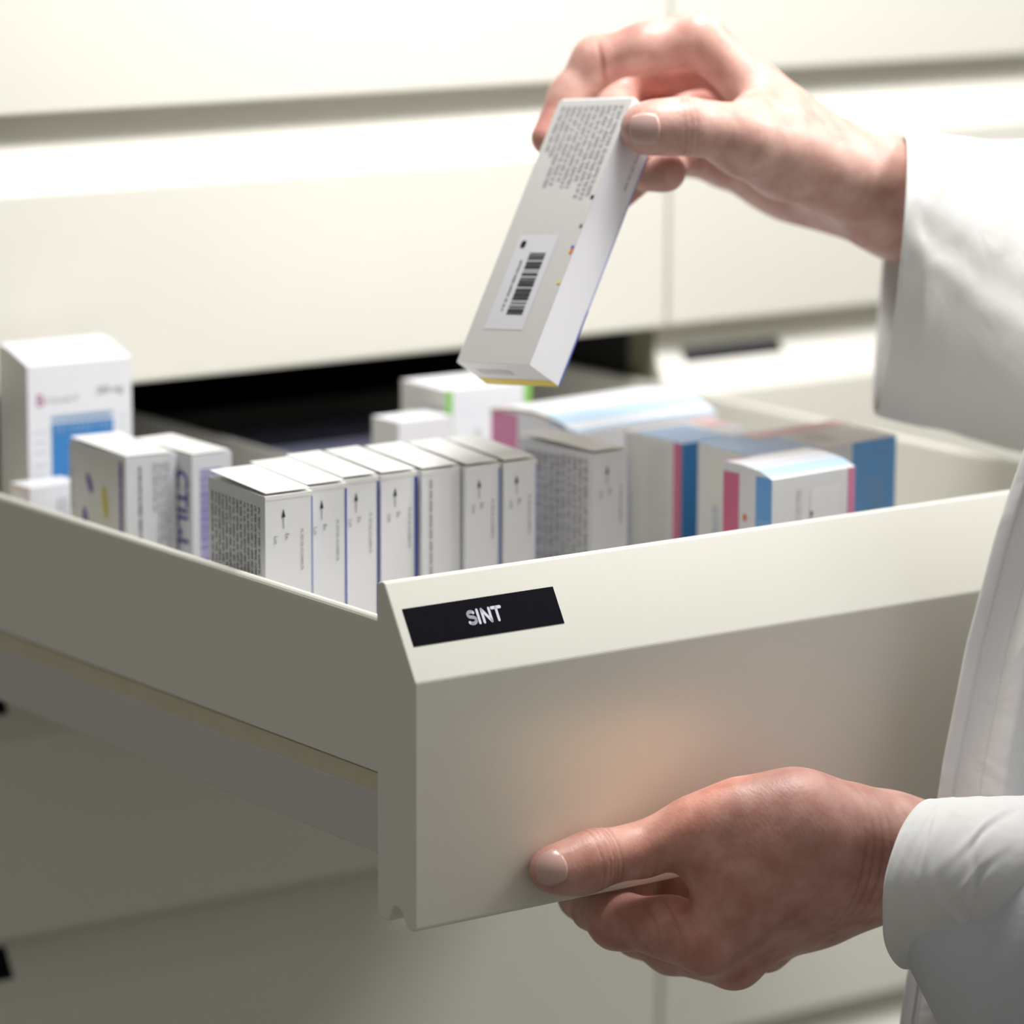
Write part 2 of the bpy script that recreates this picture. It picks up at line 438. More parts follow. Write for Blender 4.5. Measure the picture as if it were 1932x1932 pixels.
for k, p in enumerate(xs):
    w = (xs[k+1][0]-p[0]-.0007) if k < 6 else .0172
    bl = blues[k]
    c = thin_carton(w, .0505, H, k, bl[0] if bl else None, bl[1] if bl else .001, 'std' if k != 4 else 'alt')
    if k == 0: c.micro('left', .0022, .0050, .0470, .094, 14, INKG, 5, ends, fill=.45)
    if k == 2: c.rect('front', 0, .0690, .0022, .0697, INK, 3)
    c.build('medicine_box', desc[k], (p[0], p[1], DF), 1.5, flap=(FLAP, .0022), skew=.12)

def box_at(b, z, *a): p = onZ(*b, z); return (p[0], p[1], DF)

# --- grey printed carton beside the row
z = .050; c = thin_carton(.0195, .0500, z-DF, 31, BLUEL, .0004)
c.micro('left', .004, .004, .0285, .090, 6, INKL, 21, [.8, .95, .7, 1, .9, 1], fill=.75)
c.micro('left', .0285, .003, .0470, .090, 5, INKL, 22, [.9, 1, 1, 1, 1], fill=.62)
c.build('medicine_box', 'white box with smudged grey print on its side, just right of the front row', box_at((1120, 857), z), 3.0, flap=(FLAP, .002))

# --- low box with pink, white and blue end
z = .045; w, d = .0490, .0290; c = Carton(w, d, z-DF, CARD, dome=[(0, 0), (.25, .0026), (.6, .0040), (1, .0042)])
h = c.h
for u0, u1, m in ((0, .0095, PINK), (.0195, .0290, SKY)): c.rect('left', u0, (.0 if u0 == 0 else -.0004), u1, h, m)
c.ell('left', .0132, .0182, .0011, .0016, 0, ORNG, 2)
c.micro('left', .0118, .023, .0185, .05, 3, SKYT, 3); c.micro('left', .0205, .018, .0280, .05, 4, SKYL, 4)
c.rect('front', w-.0042, 0, w, h, PINKL)
c.rect('top', 0, .0020, w, .0100, SKYL); c.rect('top', 0, .0128, w, .0138, SKYL); c.rect('top', 0, d-.0014, w*.3, d, PINKL)
c.micro('front', .0035, .020, .0080, .044, 2, SKYT, 5); c.micro('front', .0140, .006, .0175, .05, 2, INKP, 6)
c.rect('front', .0225, .0060, .0400, h, mat('sticker white', (.88, .88, .92), .4), 1)
c.micro('front', .0225, .0160, .0240, .0300, 1, INK, 8, fill=.95); c.rect('front', .0240, .0275, .0268, .0283, INK, 2); c.rect('front', .0240, .0290, .0268, .0298, INK, 2); c.bars('front', .0300, .0255, .0350, .0330, INKG, 4)
c.build('medicine_box', 'small white box with pink and blue striped end and a sticker, at the drawer front', box_at((1457, 906), z), 5.0)

# --- big striped carton behind it
z = .045; w, d = .0870, .0460; c = Carton(w, d, z-DF, CARDW); h = c.h
c.rect('front', 0, 0, .0310, h, PINK); c.rect('front', .0310, 0, .0585, h, CARD); c.rect('front', .0585, 0, w, h, SKY)
c.micro('front', .0690, .016, .0800, .07, 4, SKYT, 7)
c.micro('left', .0300, .004, .0440, .09, 5, INKP, 31, fill=.3); c.micro('left', .0115, .026, .0165, .075, 2, SKYT, 9)
c.rect('top', 0, 0, w*.46, d, BLUW); c.rect('top', w*.46, 0, w, d, CARDW); c.rect('top', w*.30, d*.72, w, d, PINKP, 2); c.micro('top', .042, .010, .060, .03, 5, INKP, 44)
c.build('medicine_box', 'large box with blue right front edge and blue lid, behind the sticker box', box_at((1433, 867), z), 7.0, skew=.21)

# --- white and blue carton to its left
z = .040; w, d = .0500, .0430; c = Carton(w, d, z-DF, CARDW); h = c.h
c.rect('front', 0, 0, w, h, mat('deep blue print', (.05, .26, .62), .45, .04)); c.rect('left', d-.0058, 0, d, h, PINK)
c.micro('left', .0015, .028, .0060, .09, 2, SKYT, 12); c.micro('left', .0180, .004, .0340, .09, 6, INKP, 13, fill=.3); c.micro('left', .012, .05, .018, .09, 2, SKYT, 14)
c.rect('top', 0, 0, w*.62, d*.86, BLUW); c.rect('top', w*.62, 0, w, d, CARD); c.rect('top', w*.75, d*.55, w, d, PINKP, 2)
c.build('medicine_box', 'box with red corner stripe and deep blue front, left of the large blue box', box_at((1286, 838), z), 3.0, skew=.08)

# --- long box with curved lid and pink end
z = .040; w, d = .0900, .0560; c = Carton(w, d, z-DF, CARD, dome=[(0, 0), (.2, .0042), (.45, .0066), (.7, .0066), (1, .0040)]); h = c.h
c.rect('left', 0, -.0036, .0180, h, PINKL); c.rect('left', .0400, -.0015, d, h, SKY); c.micro('left', .004, .012, .012, .06, 3, PINKP, 3)
c.rect('top', 0, .0075, w, .0205, SKYL); c.rect('top', 0, .0002, w, .0030, SKYL); c.rect('top', 0, d*.52, w, d*.58, SKYL); c.rect('top', 0, d*.92, w*.12, d, PINKP)
c.shape('left', [(d-.0004-d*t, -float(np.interp(t, [0, .2, .45, .7, 1], [0, .0042, .0066, .0066, .0040]))+.0002) for t in (.1, .2, .45, .7, 1)]+[(d-.0004-d*t, -float(np.interp(t, [0, .2, .45, .7, 1], [0, .0042, .0066, .0066, .0040]))+.0014) for t in (1, .7, .45, .2, .1)], EDGE, 3)
c.build('medicine_box', 'long white box with pink end and pale blue band on its curved lid', box_at((1085, 818), z), 6.5)

# --- green striped carton
z = .050; w, d = .0480, .0380; c = Carton(w, d, z-DF, CARD, left=CARDG); h = c.h
c.rect('front', 0, 0, .0040, h, GREEN); c.rect('front', w-.0042, 0, w, h, GREEN); c.rect('top', w-.0046, 0, w, d*.45, GREEN)
c.micro('front', .0165, .020, .0195, .06, 1, INKL, 3, fill=.9); c.micro('front', .0260, .012, .0300, .06, 2, INKP, 4); c.micro('left', .012, .010, .030, .08, 5, INKP, 6, fill=.35)
c.build('medicine_box', 'white box with two bright green stripes, at the back of the drawer', box_at((840, 737), z), -2.0)

# --- small plain white carton
z = .040; w, d = .0300, .0210; c = Carton(w, d, z-DF, CARD, left=CARDG)
c.micro('left', .005, .016, .014, .07, 3, INKP, 8, fill=.4)
c.build('medicine_box', 'small plain white box half hidden left of the green striped box', box_at((752, 797), z), 1.0)

# --- box with pill pictures
z = .045; w, d = .0242, .0540; c = Carton(w, d, z-DF, CARD, left=CARDG); h = c.h
c.rect('left', d-.0062, .002, d-.0036, h, PURL); c.micro('left', d-.0063, .004, d-.0035, h, 1, PURP, 2, fill=.95)
for (u, v, a, b_, r, m) in ((.0195, .0160, .0048, .0021, 58, PURP), (.0150, .0335, .0064, .0021, 78, PURP), (.0340, .0220, .0072, .0024, 82, YEL), (.0335, .0395, .0044, .0036, 40, YEL)):
    c.ell('left', u, v, a, b_, r, m, 2)
c.ell('left', .0145, .0385, .0060, .0014, 70, PURL, 1); c.micro('left', .0012, .012, .0040, .03, 1, INKL, 3)
c.micro('front', .0055, .004, .0077, h, 1, INKG, 4, fill=.7); c.micro('front', .0125, .003, .0210, .046, 4, INKL, 5, [.5, .95, .8, 1])
c.build('medicine_box', 'white box showing blue and yellow pill pictures on its side, near the left drawer wall', box_at((237, 866), z), -3.5, flap=(FLAP, .001))

# --- box with violet capitals, just behind on the right
z = .045; w, d = .0205, .0450; c = Carton(w, d, z-DF, CARD); h = c.h
c.text('left', 'CTIL-L', d-.0122, .0062, .0125, PURP, True); c.text('left', 'CTIL-L', d-.0114, .0066, .0125, PURP, True, lay=3)
c.bars('front', .0040, .0060, .0150, .058, PURL, 11)
c.build('medicine_box', 'white box with violet capital letters and violet bar code, right of the pill picture box', box_at((362, 862), z), 3.0, flap=(FLAP, .0012))

# --- low white box at the far left
z = .022; w, d = .0260, .0170; c = Carton(w, d, z-DF, CARD, left=mat('cream end print', (.84, .74, .68), .5)); h = c.h
c.rect('left', .0022, .0028, d-.003, h, CARD); c.ell('left', .0080, .0115, .0035, .0026, 0, PURL, 2)
c.micro('front', .0135, .006, .0195, .03, 3, INKL, 6)
c.build('medicine_box', 'low white box with orange edged end, at the far left against the drawer wall', box_at((56, 921), z), 1.0)

# --- tall white carton with blue panel
z = .070; w, d = .0525, .0285; c = Carton(w, d, z-DF, CARD, dome=[(0, 0), (.3, .0026), (.6, .0052), (.85, .0064), (1, .0066)], left=CARDG); h = c.h
c.text('front', 'B', .0040, .0185, .0078, MAUV); c.text('front', 'enazepril', .0088, .0172, .0046, INKP); c.text('front', '200 mg', .0345, .0152, .0046, INKG)
c.rect('front', .0115, .0235, .0430, .0258, SKYT); c.micro('front', .0115, .0235, .0430, .0258, 1, SKYT, 2, fill=.9)
c.rect('front', .0115, .0270, .0430, .0560, mat('bright blue panel', (.045, .23, .58), .4, .04)); c.micro('front', .0130, .0284, .0416, .0312, 12, SKYT, 5, lay=3)
c.shape('front', [(.0190, .0560), (.0200, .0500), (.0215, .0440), (.0240, .0405), (.0262, .0450), (.0300, .0400), (.0330, .0440), (.0350, .0560)], SKYT, 3)
for v in (.0300, .0345, .0390, .0450, .0500): c.rect('front', .0025, v, .0095, v+.0004, SKYL, 2); c.rect('front', .0455, v-.004, .0500, v-.0036, SKYL, 2)
c.build('medicine_box', 'tall white box with bright blue panel and red initial, at the back left corner', box_at((51, 692), z), -2.0)

# --- dim cartons at the shadowed back of the drawer
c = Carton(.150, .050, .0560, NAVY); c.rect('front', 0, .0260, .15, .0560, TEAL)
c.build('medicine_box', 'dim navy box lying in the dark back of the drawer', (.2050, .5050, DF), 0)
#==END

#==SECTION heldbox
d0 = 1.652
U = np.array([136.0, 10, -139.4]); Lw = np.array([-194.0, 504, -153.0]); U /= np.linalg.norm(U); Lw -= U*np.dot(U, Lw); Lw /= np.linalg.norm(Lw)
V = np.cross(U, Lw)
if V[2] < 0: V = -V
# world axes: local x = width (to the right), local y = thickness (away), local z = up (towards the held end)
ax, ay, az = CM.T@U, CM.T@V, -(CM.T@Lw)
hw, hd, hh = .0427, .0193, .1235
top_r = at(1194, 186, d0)
org = top_r-ax*hw-az*hh
c = Carton(hw, hd, hh, mat('lavender white carton board', (.82, .82, .87), .42, .012, 90), CARD); W = hw
cg = mat('shaded carton face', (.60, .59, .58), .45, .02, 90)  # wide face turned from the light, its shade put into the colour
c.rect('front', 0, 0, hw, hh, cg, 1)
rgc = random.Random(4)
c.micro('front', .0025, .0030, .0400, .0420, 11, INKL, 51, [.55, .62, 1.0, .98, .92, 1.0, 1.0, .92, 1.12, 1.14, 1.12][::1], lay=2, fill=.72)
c.rect('front', .0085, .0640, .0310, .1080, mat('shaded sticker face', (.67, .67, .72), .4, .02), 2)  # sticker darkened with the shaded face it sits on
c.ell('front', .0123, .0685, .0015, .0018, 0, INK, 3); c.rect('front', .0110, .0670, .0136, .0700, INK, 3)
c.bars('front', .0182, .0725, .0275, .1010, INK, 9, 3)
c.micro('front', .0140, .0760, .0158, .0995, 1, INKG, 15, lay=3, fill=.8)
for v, m, l in ((.0455, INK, .0016), (.0590, mat('olive dot', (.2, .2, .1), .5), .0014), (.0690, BLUE, .0014), (.0703, ORNG, .0022), (.0850, GOLD, .0016)):
    c.rect('front', hw-.0020, v, hw-.0003, v+l, m, 3)
c.rect('right', hd-.0006, 0, hd, hh, BLUEL, 1); c.rect('right', hd-.0007, hh*.72, hd, hh, BLUE, 2)
c.micro('right', hd-.0062, .0060, hd-.0045, .0360, 1, INKL, 5)
c.rect('bottom', 0, hd*.72, hw, hd, GOLD, 1); c.rect('bottom', hw*.15, hd*.30, hw*.6, hd*.52, INKP, 1)
held = c.build('medicine_box', 'slim white box with bar code sticker, held up in the right hand above the drawer', (0, 0, 0), 0, 'medicine boxes in the open drawer')
held['group'] = 'held medicine box'
del held['group']
held.matrix_world = Matrix(((ax[0], ay[0], az[0], org[0]), (ax[1], ay[1], az[1], org[1]), (ax[2], ay[2], az[2], org[2]), (0, 0, 0, 1)))
b = MB()
b.add([(.0006, .0006, hh), (hw-.0006, .0006, hh), (hw-.0006, hd, hh), (.0006, hd, hh), (.0006, .0006, hh+.0012), (hw-.0006, .0006, hh+.0012), (hw-.0006, hd, hh+.0006), (.0006, hd, hh+.0006)],
      [(0,3,2,1),(4,5,6,7),(0,1,5,4),(1,2,6,5),(2,3,7,6),(3,0,4,7)], FLAP)
fl = b.build('tuck_flap'); fl.parent = held
#==END

#==SECTION person
def surf_nets(D, org, h):
    """naive surface nets of field D<0 -> verts, quads"""
    s = D < 0
    nx, ny, nz = D.shape
    cnt = np.zeros((nx-1, ny-1, nz-1), np.float32); acc = np.zeros((nx-1, ny-1, nz-1, 3), np.float32)
    offs = [(0,0,0),(1,0,0),(0,1,0),(1,1,0),(0,0,1),(1,0,1),(0,1,1),(1,1,1)]
    def sl(o): return D[o[0]:nx-1+o[0], o[1]:ny-1+o[1], o[2]:nz-1+o[2]]
    tot = np.zeros((nx-1, ny-1, nz-1), np.int8)
    for o in offs: tot += (sl(o) < 0)
    act = (tot > 0) & (tot < 8); idx = np.argwhere(act)
    vals = np.stack([D[idx[:, 0]+o[0], idx[:, 1]+o[1], idx[:, 2]+o[2]] for o in offs], 1)
    P = np.zeros((len(idx), 3)); n = np.zeros(len(idx))
    for i in range(8):
        for a in range(3):
            if offs[i][a] == 0:
                j = i+(1, 2, 4)[a]; va, vb = vals[:, i], vals[:, j]; m = (va < 0) != (vb < 0)
                t = np.where(m, va/np.where(m, va-vb, 1), 0)
                p = np.tile(np.array(offs[i], float), (len(idx), 1)); p[:, a] += t
                P += p*m[:, None]; n += m
    verts = (idx+P/n[:, None])*h+org
    num = -np.ones(act.shape, np.int64); num[act] = np.arange(len(idx))
    F = []
    for a in range(3):
        b_, c_ = (a+1) % 3, (a+2) % 3
        lo = [slice(1, -1)]*3; lo[a] = slice(0, D.shape[a]-1); hi = list(lo); hi[a] = slice(1, D.shape[a])
        x = (s[tuple(lo)] != s[tuple(hi)]); e = np.argwhere(x); fl = s[tuple(lo)][x]
        base = e.copy(); base[:, b_] += 1; base[:, c_] += 1
        def g(db, dc):
            q = base.copy(); q[:, b_] -= db; q[:, c_] -= dc; return num[q[:, 0], q[:, 1], q[:, 2]]
        Q = np.stack([g(1, 1), g(0, 1), g(0, 0), g(1, 0)], 1); Q[~fl] = Q[~fl][:, ::-1]; F.append(Q)
    return verts, np.concatenate(F)

def cap(X, a, b_, ra, rb):
    a = np.asarray(a, np.float32); b_ = np.asarray(b_, np.float32); ab = b_-a; L2 = float(ab@ab)+1e-12
    q = X-a; t = np.clip((q@ab)/L2, 0, 1)
    return np.sqrt(((q-t[..., None]*ab)**2).sum(-1))-(ra+(rb-ra)*t)
def smin(a, b_, k):
    h = np.clip(.5+.5*(b_-a)/k, 0, 1); return b_*(1-h)+a*h-k*h*(1-h)

class Flesh:
    """groups of tapered bones: each chain blends softly inside, chains blend by their own k"""
    def __init__(s): s.ch = []; s.cr = []; s.red = []
    def chain(s, pts, k=.004, join=.006): s.ch.append((pts, k, join)); return s
    def crease(s, p, axis, depth=.0004, sig=.0005, rad=.012, offs=(0,)): s.cr.append((np.array(p), np.array(axis)/np.linalg.norm(axis), depth, sig, rad, offs))
    def f(s, X, creases=True):
        D = None
        for pts, k, join in s.ch:
            d = None
            for (a, ra), (b_, rb) in zip(pts[:-1], pts[1:]):
                e = cap(X, a, b_, ra, rb); d = e if d is None else smin(d, e, k)
            D = d if D is None else smin(D, d, join)
        if creases:
            for p, ax_, dep, sg, rad, offs in s.cr:
                q = X-p.astype(np.float32); r2 = (q**2).sum(-1); t = q@ax_.astype(np.float32)
                msk = np.exp(-r2/rad**2)
                for o in offs: D = D+dep*np.exp(-((t-o)/sg)**2)*msk
        return D
    def mesh(s, h):
        P = np.array([p for pts, _, _ in s.ch for p, r in pts]); r = max(r for pts, _, _ in s.ch for p, r in pts)
        lo = P.min(0)-r-3*h; hi = P.max(0)+r+3*h; n = np.ceil((hi-lo)/h).astype(int)+1
        D = np.empty(n, np.float32)
        ys, zs = [np.arange(n[i])*h+lo[i] for i in (1, 2)]
        for i0 in range(0, n[0], 24):
            i1 = min(i0+24, n[0]); xs_ = np.arange(i0, i1)*h+lo[0]
            X = np.stack(np.meshgrid(xs_, ys, zs, indexing='ij'), -1).astype(np.float32); D[i0:i1] = s.f(X)
        v, q = surf_nets(D, lo, h)
        # pull the vertices on to the smooth surface
        for _ in range(2):
            X = v.astype(np.float32); d = s.f(X); e = h*.5
            g = np.stack([(s.f(X+np.array(o, np.float32)*e)-s.f(X-np.array(o, np.float32)*e))/(2*e) for o in ((1,0,0),(0,1,0),(0,0,1))], -1)
            v = v-(d/np.maximum((g**2).sum(-1), .2))[:, None]*g
        gr = np.zeros(len(v))
        for p, ax_, dep, sg, rad, offs in s.cr:
            qv = v-p; t = qv@ax_; m_ = np.exp(-(qv**2).sum(-1)/rad**2)
            for o in offs: gr = np.maximum(gr, np.exp(-((t-o)/(sg*1.1))**2)*m_*min(1, dep/.0004))
        rd = np.zeros(len(v))
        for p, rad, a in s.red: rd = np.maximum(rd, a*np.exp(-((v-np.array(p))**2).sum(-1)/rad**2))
        return v, q, gr, rd

def jY(x, y, Y, r): return (onY(x, y, Y), r*.000206)
ZD = 1.0165                                            # the lifted hand is a little further away
def jD(x, y, d, r): return (at(x, y, d*ZD), r*d*ZD/FPX)
def joints(T):
    """bone joints measured on the photograph: image position, plane or depth, half thickness"""
    out = {}
    for k, (m, x, y, d, r) in T.items():
        p = onY(x, y, d) if m == 'Y' else at(x, y, d*ZD)
        out[k] = (p, r*float((CM@(p-CAM))[2])/FPX)
    return out
# --- left hand: grips the lower edge of the open drawer front
LJ = joints(dict(
    fa0=('Y',2150,1610,-0.15,120), fa1=('Y',1900,1612,-0.095,95), faw=('Y',1665,1616,-0.05,80), rw=('Y',1644.3,1586.2,-0.052,55.5), uw=('Y',1652,1629,-0.046,45.5), 
    m2a=('Y',1525.4,1577.6,-0.05,77.2), m2b=('Y',1410.9,1671.2,-0.041,61.9), k2=('Y',1332.2,1776.8,-0.034,61.8), m3a=('Y',1536,1653.4,-0.045,70.7), k3=('Y',1385,1806.1,-0.024,59.7), 
    m4a=('Y',1535.8,1702.2,-0.03,63.9), k4=('Y',1443.4,1783.3,-0.008,49.7), m5a=('Y',1590,1680,-0.015,56), k5=('Y',1480,1745,0.014,42), tt=('Y',1038.8,1640.9,-0.0082,40.2), 
    tm=('Y',1083.4,1636.7,-0.0095,38.1), ti=('Y',1131.1,1617.8,-0.0118,38.2), tp=('Y',1214.5,1602.6,-0.015,38.8), tk=('Y',1311.7,1566.8,-0.026,52.1), tb=('Y',1401.5,1546.2,-0.036,66.2), 
    tc=('Y',1494.5,1533.6,-0.046,66.4), tw=('Y',1594,1549.4,-0.052,61.4), wb=('Y',1362,1633.4,-0.034,48.9), wc=('Y',1450,1620,-0.044,66), i1=('Y',1263.9,1750.4,-0.019,55.3), 
    i2=('Y',1163.4,1736.9,0.004,50.5), i3=('Y',1115.5,1718.8,0.024,31.2), i4=('Y',1100,1690,0.04,42), i5=('Y',1100,1640,0.0405,38), a1=('Y',1266.2,1788.6,0.01,45.6), 
    a2=('Y',1203.3,1759.4,0.028,41.6), a3=('Y',1190,1720,0.043,42), a4=('Y',1195,1650,0.042,38), b1=('Y',1330,1765,0.022,44), b2=('Y',1268,1725,0.044,42), 
    b3=('Y',1272,1645,0.043,40), c1=('Y',1400,1740,0.034,38), c2=('Y',1375,1705,0.046,36), c3=('Y',1385,1650,0.045,32), ))
LH = Flesh()
for ns, k, jn in (('fa0 fa1 faw', 0.01, 0.01), ('faw rw m2a m2b k2', 0.016, 0.022), ('faw uw m3a k3', 0.016, 0.022), ('uw m4a k4', 0.016, 0.02), ('uw m5a k5', 0.016, 0.012), ('tt tm ti tp tk tb tc tw', 0.013, 0.014), ('wb wc', 0.01, 0.014), ('k2 i1 i2 i3 i4 i5', 0.006, 0.0025), ('k3 a1 a2 a3 a4', 0.006, 0.0025), ('k4 b1 b2 b3', 0.006, 0.0025), ('k5 c1 c2 c3', 0.006, 0.0025)):
    LH.chain([LJ[n] for n in ns.split()], k, jn)
tip, ipj = LJ['tt'], LJ['ti']
axT = tip[0]-ipj[0]
LH.crease(LJ['ti'][0], axT, .00040, .00042, .014, (-.0045, -.0022, -.0008, .0012, .0040))
LH.crease(jY(1250, 1705, -.03, 1)[0], onY(1100, 1740, -.02)-onY(1330, 1700, -.03), .0005, .0005, .011, (-.006, 0, .005))
LH.crease(jY(1312, 1664, -.047, 1)[0], onY(1312, 1764, -.04)-onY(1300, 1564, -.04), .0012, .0008, .007, (0,))
LH.crease(jY(1640, 1640, -.065, 1)[0], onY(1560, 1650, -.06)-onY(1700, 1640, -.06), .00022, .0006, .022, (-.012, -.008, -.003, .001, .005, .009))
for q, rad, a in ((tip, .012, .6), (ipj, .016, .45), (jY(1310, 1800, -.04, 1), .02, .75), (jY(1390, 1830, -.035, 1), .02, .75), (jY(1200, 1740, -.01, 1), .018, .7), (jY(1100, 1735, .0, 1), .02, .8), (jY(1290, 1660, -.045, 1), .01, .5)):
    LH.red.append((q[0], rad, a))
LH.red.append((onY(1400, 1680, -.05), .075, .55))  # redder skin; the broad tint also puts this hand's shade into its colour

# --- right hand: lifts the box between thumb and fingers
RJ = joints(dict(
    fa0=('D',2000,520,1.8,110), fa1=('D',1800,440,1.735,88), faw=('D',1672,380,1.69,82), rw=('D',1665.6,328.1,1.682,55), uw=('D',1689.3,415.8,1.705,42.7), 
    m2a=('D',1555.1,268.6,1.674,44.4), m2b=('D',1425.3,168.3,1.668,42.1), k2=('D',1316.1,73.2,1.668,52.3), m3a=('D',1562.1,327.3,1.7,59.4), k3=('D',1350,120,1.698,44), 
    m4a=('D',1508,346.2,1.725,58.6), k4=('D',1374.9,185.1,1.728,43.9), m5a=('D',1585.6,381,1.722,42.4), m5b=('D',1452.5,335.9,1.735,48), k5=('D',1367.8,306.5,1.742,47.1), 
    tt=('D',1216.1,242.4,1.618,44.7), tm=('D',1242.5,240.1,1.618,44.2), ti=('D',1298.4,238.2,1.62,46.6), tp=('D',1349.9,245.7,1.628,45), tk=('D',1402.5,264.6,1.636,62.9), 
    tc=('D',1479.7,291.9,1.652,77.5), tw=('D',1602.9,337,1.672,83.1), wb=('D',1425,215,1.648,40), wc=('D',1492.6,223.2,1.665,45.1), i1=('D',1218.7,90.7,1.668,45), 
    i2=('D',1126,115.5,1.674,43.1), i3=('D',1074.7,183.7,1.674,36.6), i4=('D',1035.2,260.3,1.668,33.6), a1=('D',1250,135,1.705,44), a2=('D',1165,160,1.712,42), 
    ))
RH = Flesh()
t0 = org+az*hh                                       # top left front corner of the held box
def hb(x, y, zdown): return t0+ax*x+ay*y-az*zdown
for ns, k, jn in (('fa0 fa1 faw', 0.01, 0.01), ('faw rw m2a m2b k2', 0.012, 0.012), ('faw uw m3a k3', 0.012, 0.012), ('uw m4a k4', 0.012, 0.012), ('uw m5a m5b k5', 0.012, 0.012), ('tt tm ti tp tk tc tw', 0.008, 0.01), ('wb wc', 0.008, 0.012), ('k2 i1 i2 i3 i4', 0.006, 0.003)):
    RH.chain([RJ[n] for n in ns.split()], k, jn)
mt = (hb(.006, hd+.0085, .028), 38*1.72/FPX)
RH.chain([RJ['k3'], RJ['a1'], RJ['a2'], (hb(.008, hd+.016, .010), .0090), mt], .006, .003)
rt = (hb(.022, hd+.0082, .030), 36*1.69/FPX)
RH.chain([RJ['k4'], jD(1255, 195, 1.735, 42), (hb(.024, hd+.020, .006), .0092), rt], .006, .003)
pt = (hb(.0372, hd+.0072, .0215), .0064)
RH.chain([RJ['k5'], jD(1290, 293, 1.742, 33), (hb(.0440, hd+.011, .0175), .0070), pt], .006, .003)
axT = RJ['tt'][0]-RJ['ti'][0]
RH.crease(RJ['ti'][0], axT, .0003, .0005, .014, (-.002, .0005, .003))
RH.crease(jD(1140, 130, 1.66, 1)[0], at(1136, 120, 1.66)-at(1180, 110, 1.66), .0010, .0009, .010, (0,))
tip, it = RJ['tt'], RJ['i4']
for q, rad, a in ((tip, .014, .35), (it, .018, .85), (jD(1180, 120, 1.668, 1), .02, .6), (jD(1290, 140, 1.70, 1), .03, .9), (jD(1220, 330, 1.70, 1), .02, .8), (mt, .02, .8), (jD(1290, 120, 1.67, 1), .02, .6)):
    RH.red.append((q[0], rad, a))

# --- torso and arms, mostly outside the frame and under the coat
BX, BY = .535, -.245
TB = Flesh()
def bp(x, y, z): return np.array([BX+x, BY+y, z])
TB.chain([(bp(-.02, -.02, -.55), .115), (bp(0, 0, -.25), .118), (bp(0, 0, 0.0), .120), (bp(0, 0, .22), .115)], .05, .05)
TB.chain([(bp(.09, .09, .30), .060), (bp(0, 0, .32), .075), (bp(-.09, -.09, .30), .060)], .05, .05)
TB.chain([(bp(0, 0, .34), .055), (bp(-.01, .01, .44), .052)], .05, .05)
TB.chain([(bp(-.11, -.11, .29), .052), (bp(-.10, -.10, -.02), .042), (LJ['fa0'][0], .024)], .02, .03)
TB.chain([(bp(.11, .11, .29), .052), (bp(.05, .20, .06), .040), (RJ['fa0'][0], .023)], .02, .03)
for s_ in (-1, 1): TB.chain([(bp(.055*s_-.02, .055*s_-.02, -.55), .085), (bp(.06*s_, .06*s_, -.95), .05), (bp(.06*s_-.05, .06*s_+.05, -.985), .034)], .03, .03)

person = tag(empty('person', (BX, BY, FLOORZ)), 'person in a white lab coat, left hand on the drawer, right hand lifting a box', 'person')
VV, QQ, GG, RR, MI = [], [], [], [], []; off = 0
for fl_, h_ in ((LH, HVOX if 'HVOX' in globals() else .00085), (RH, .00095), (TB, .009)):
    v, q, g, r_ = fl_.mesh(h_); VV.append(v); QQ.append(q+off); GG.append(g); RR.append(r_); off += len(v)
VV = np.concatenate(VV); QQ = np.concatenate(QQ); GG = np.concatenate(GG); RR = np.concatenate(RR)
me = bpy.data.meshes.new('body'); me.from_pydata(VV.tolist(), [], QQ.tolist()); me.update()
me.polygons.foreach_set('use_smooth', [True]*len(me.polygons)); me.materials.append(SKIN); me.materials.append(TROUS)
me.materials.append(COAT)
zc = VV[QQ[:, 0], 2]; nb = off-len(v); mi_ = np.where(QQ[:, 0] < nb, 0, np.where(zc < -.40, 1, 2)); me.polygons.foreach_set('material_index', mi_.tolist())
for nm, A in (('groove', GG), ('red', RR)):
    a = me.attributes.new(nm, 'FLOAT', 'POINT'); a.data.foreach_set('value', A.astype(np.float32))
body = bpy.data.objects.new('body', me); COL.objects.link(body); put(body, person)

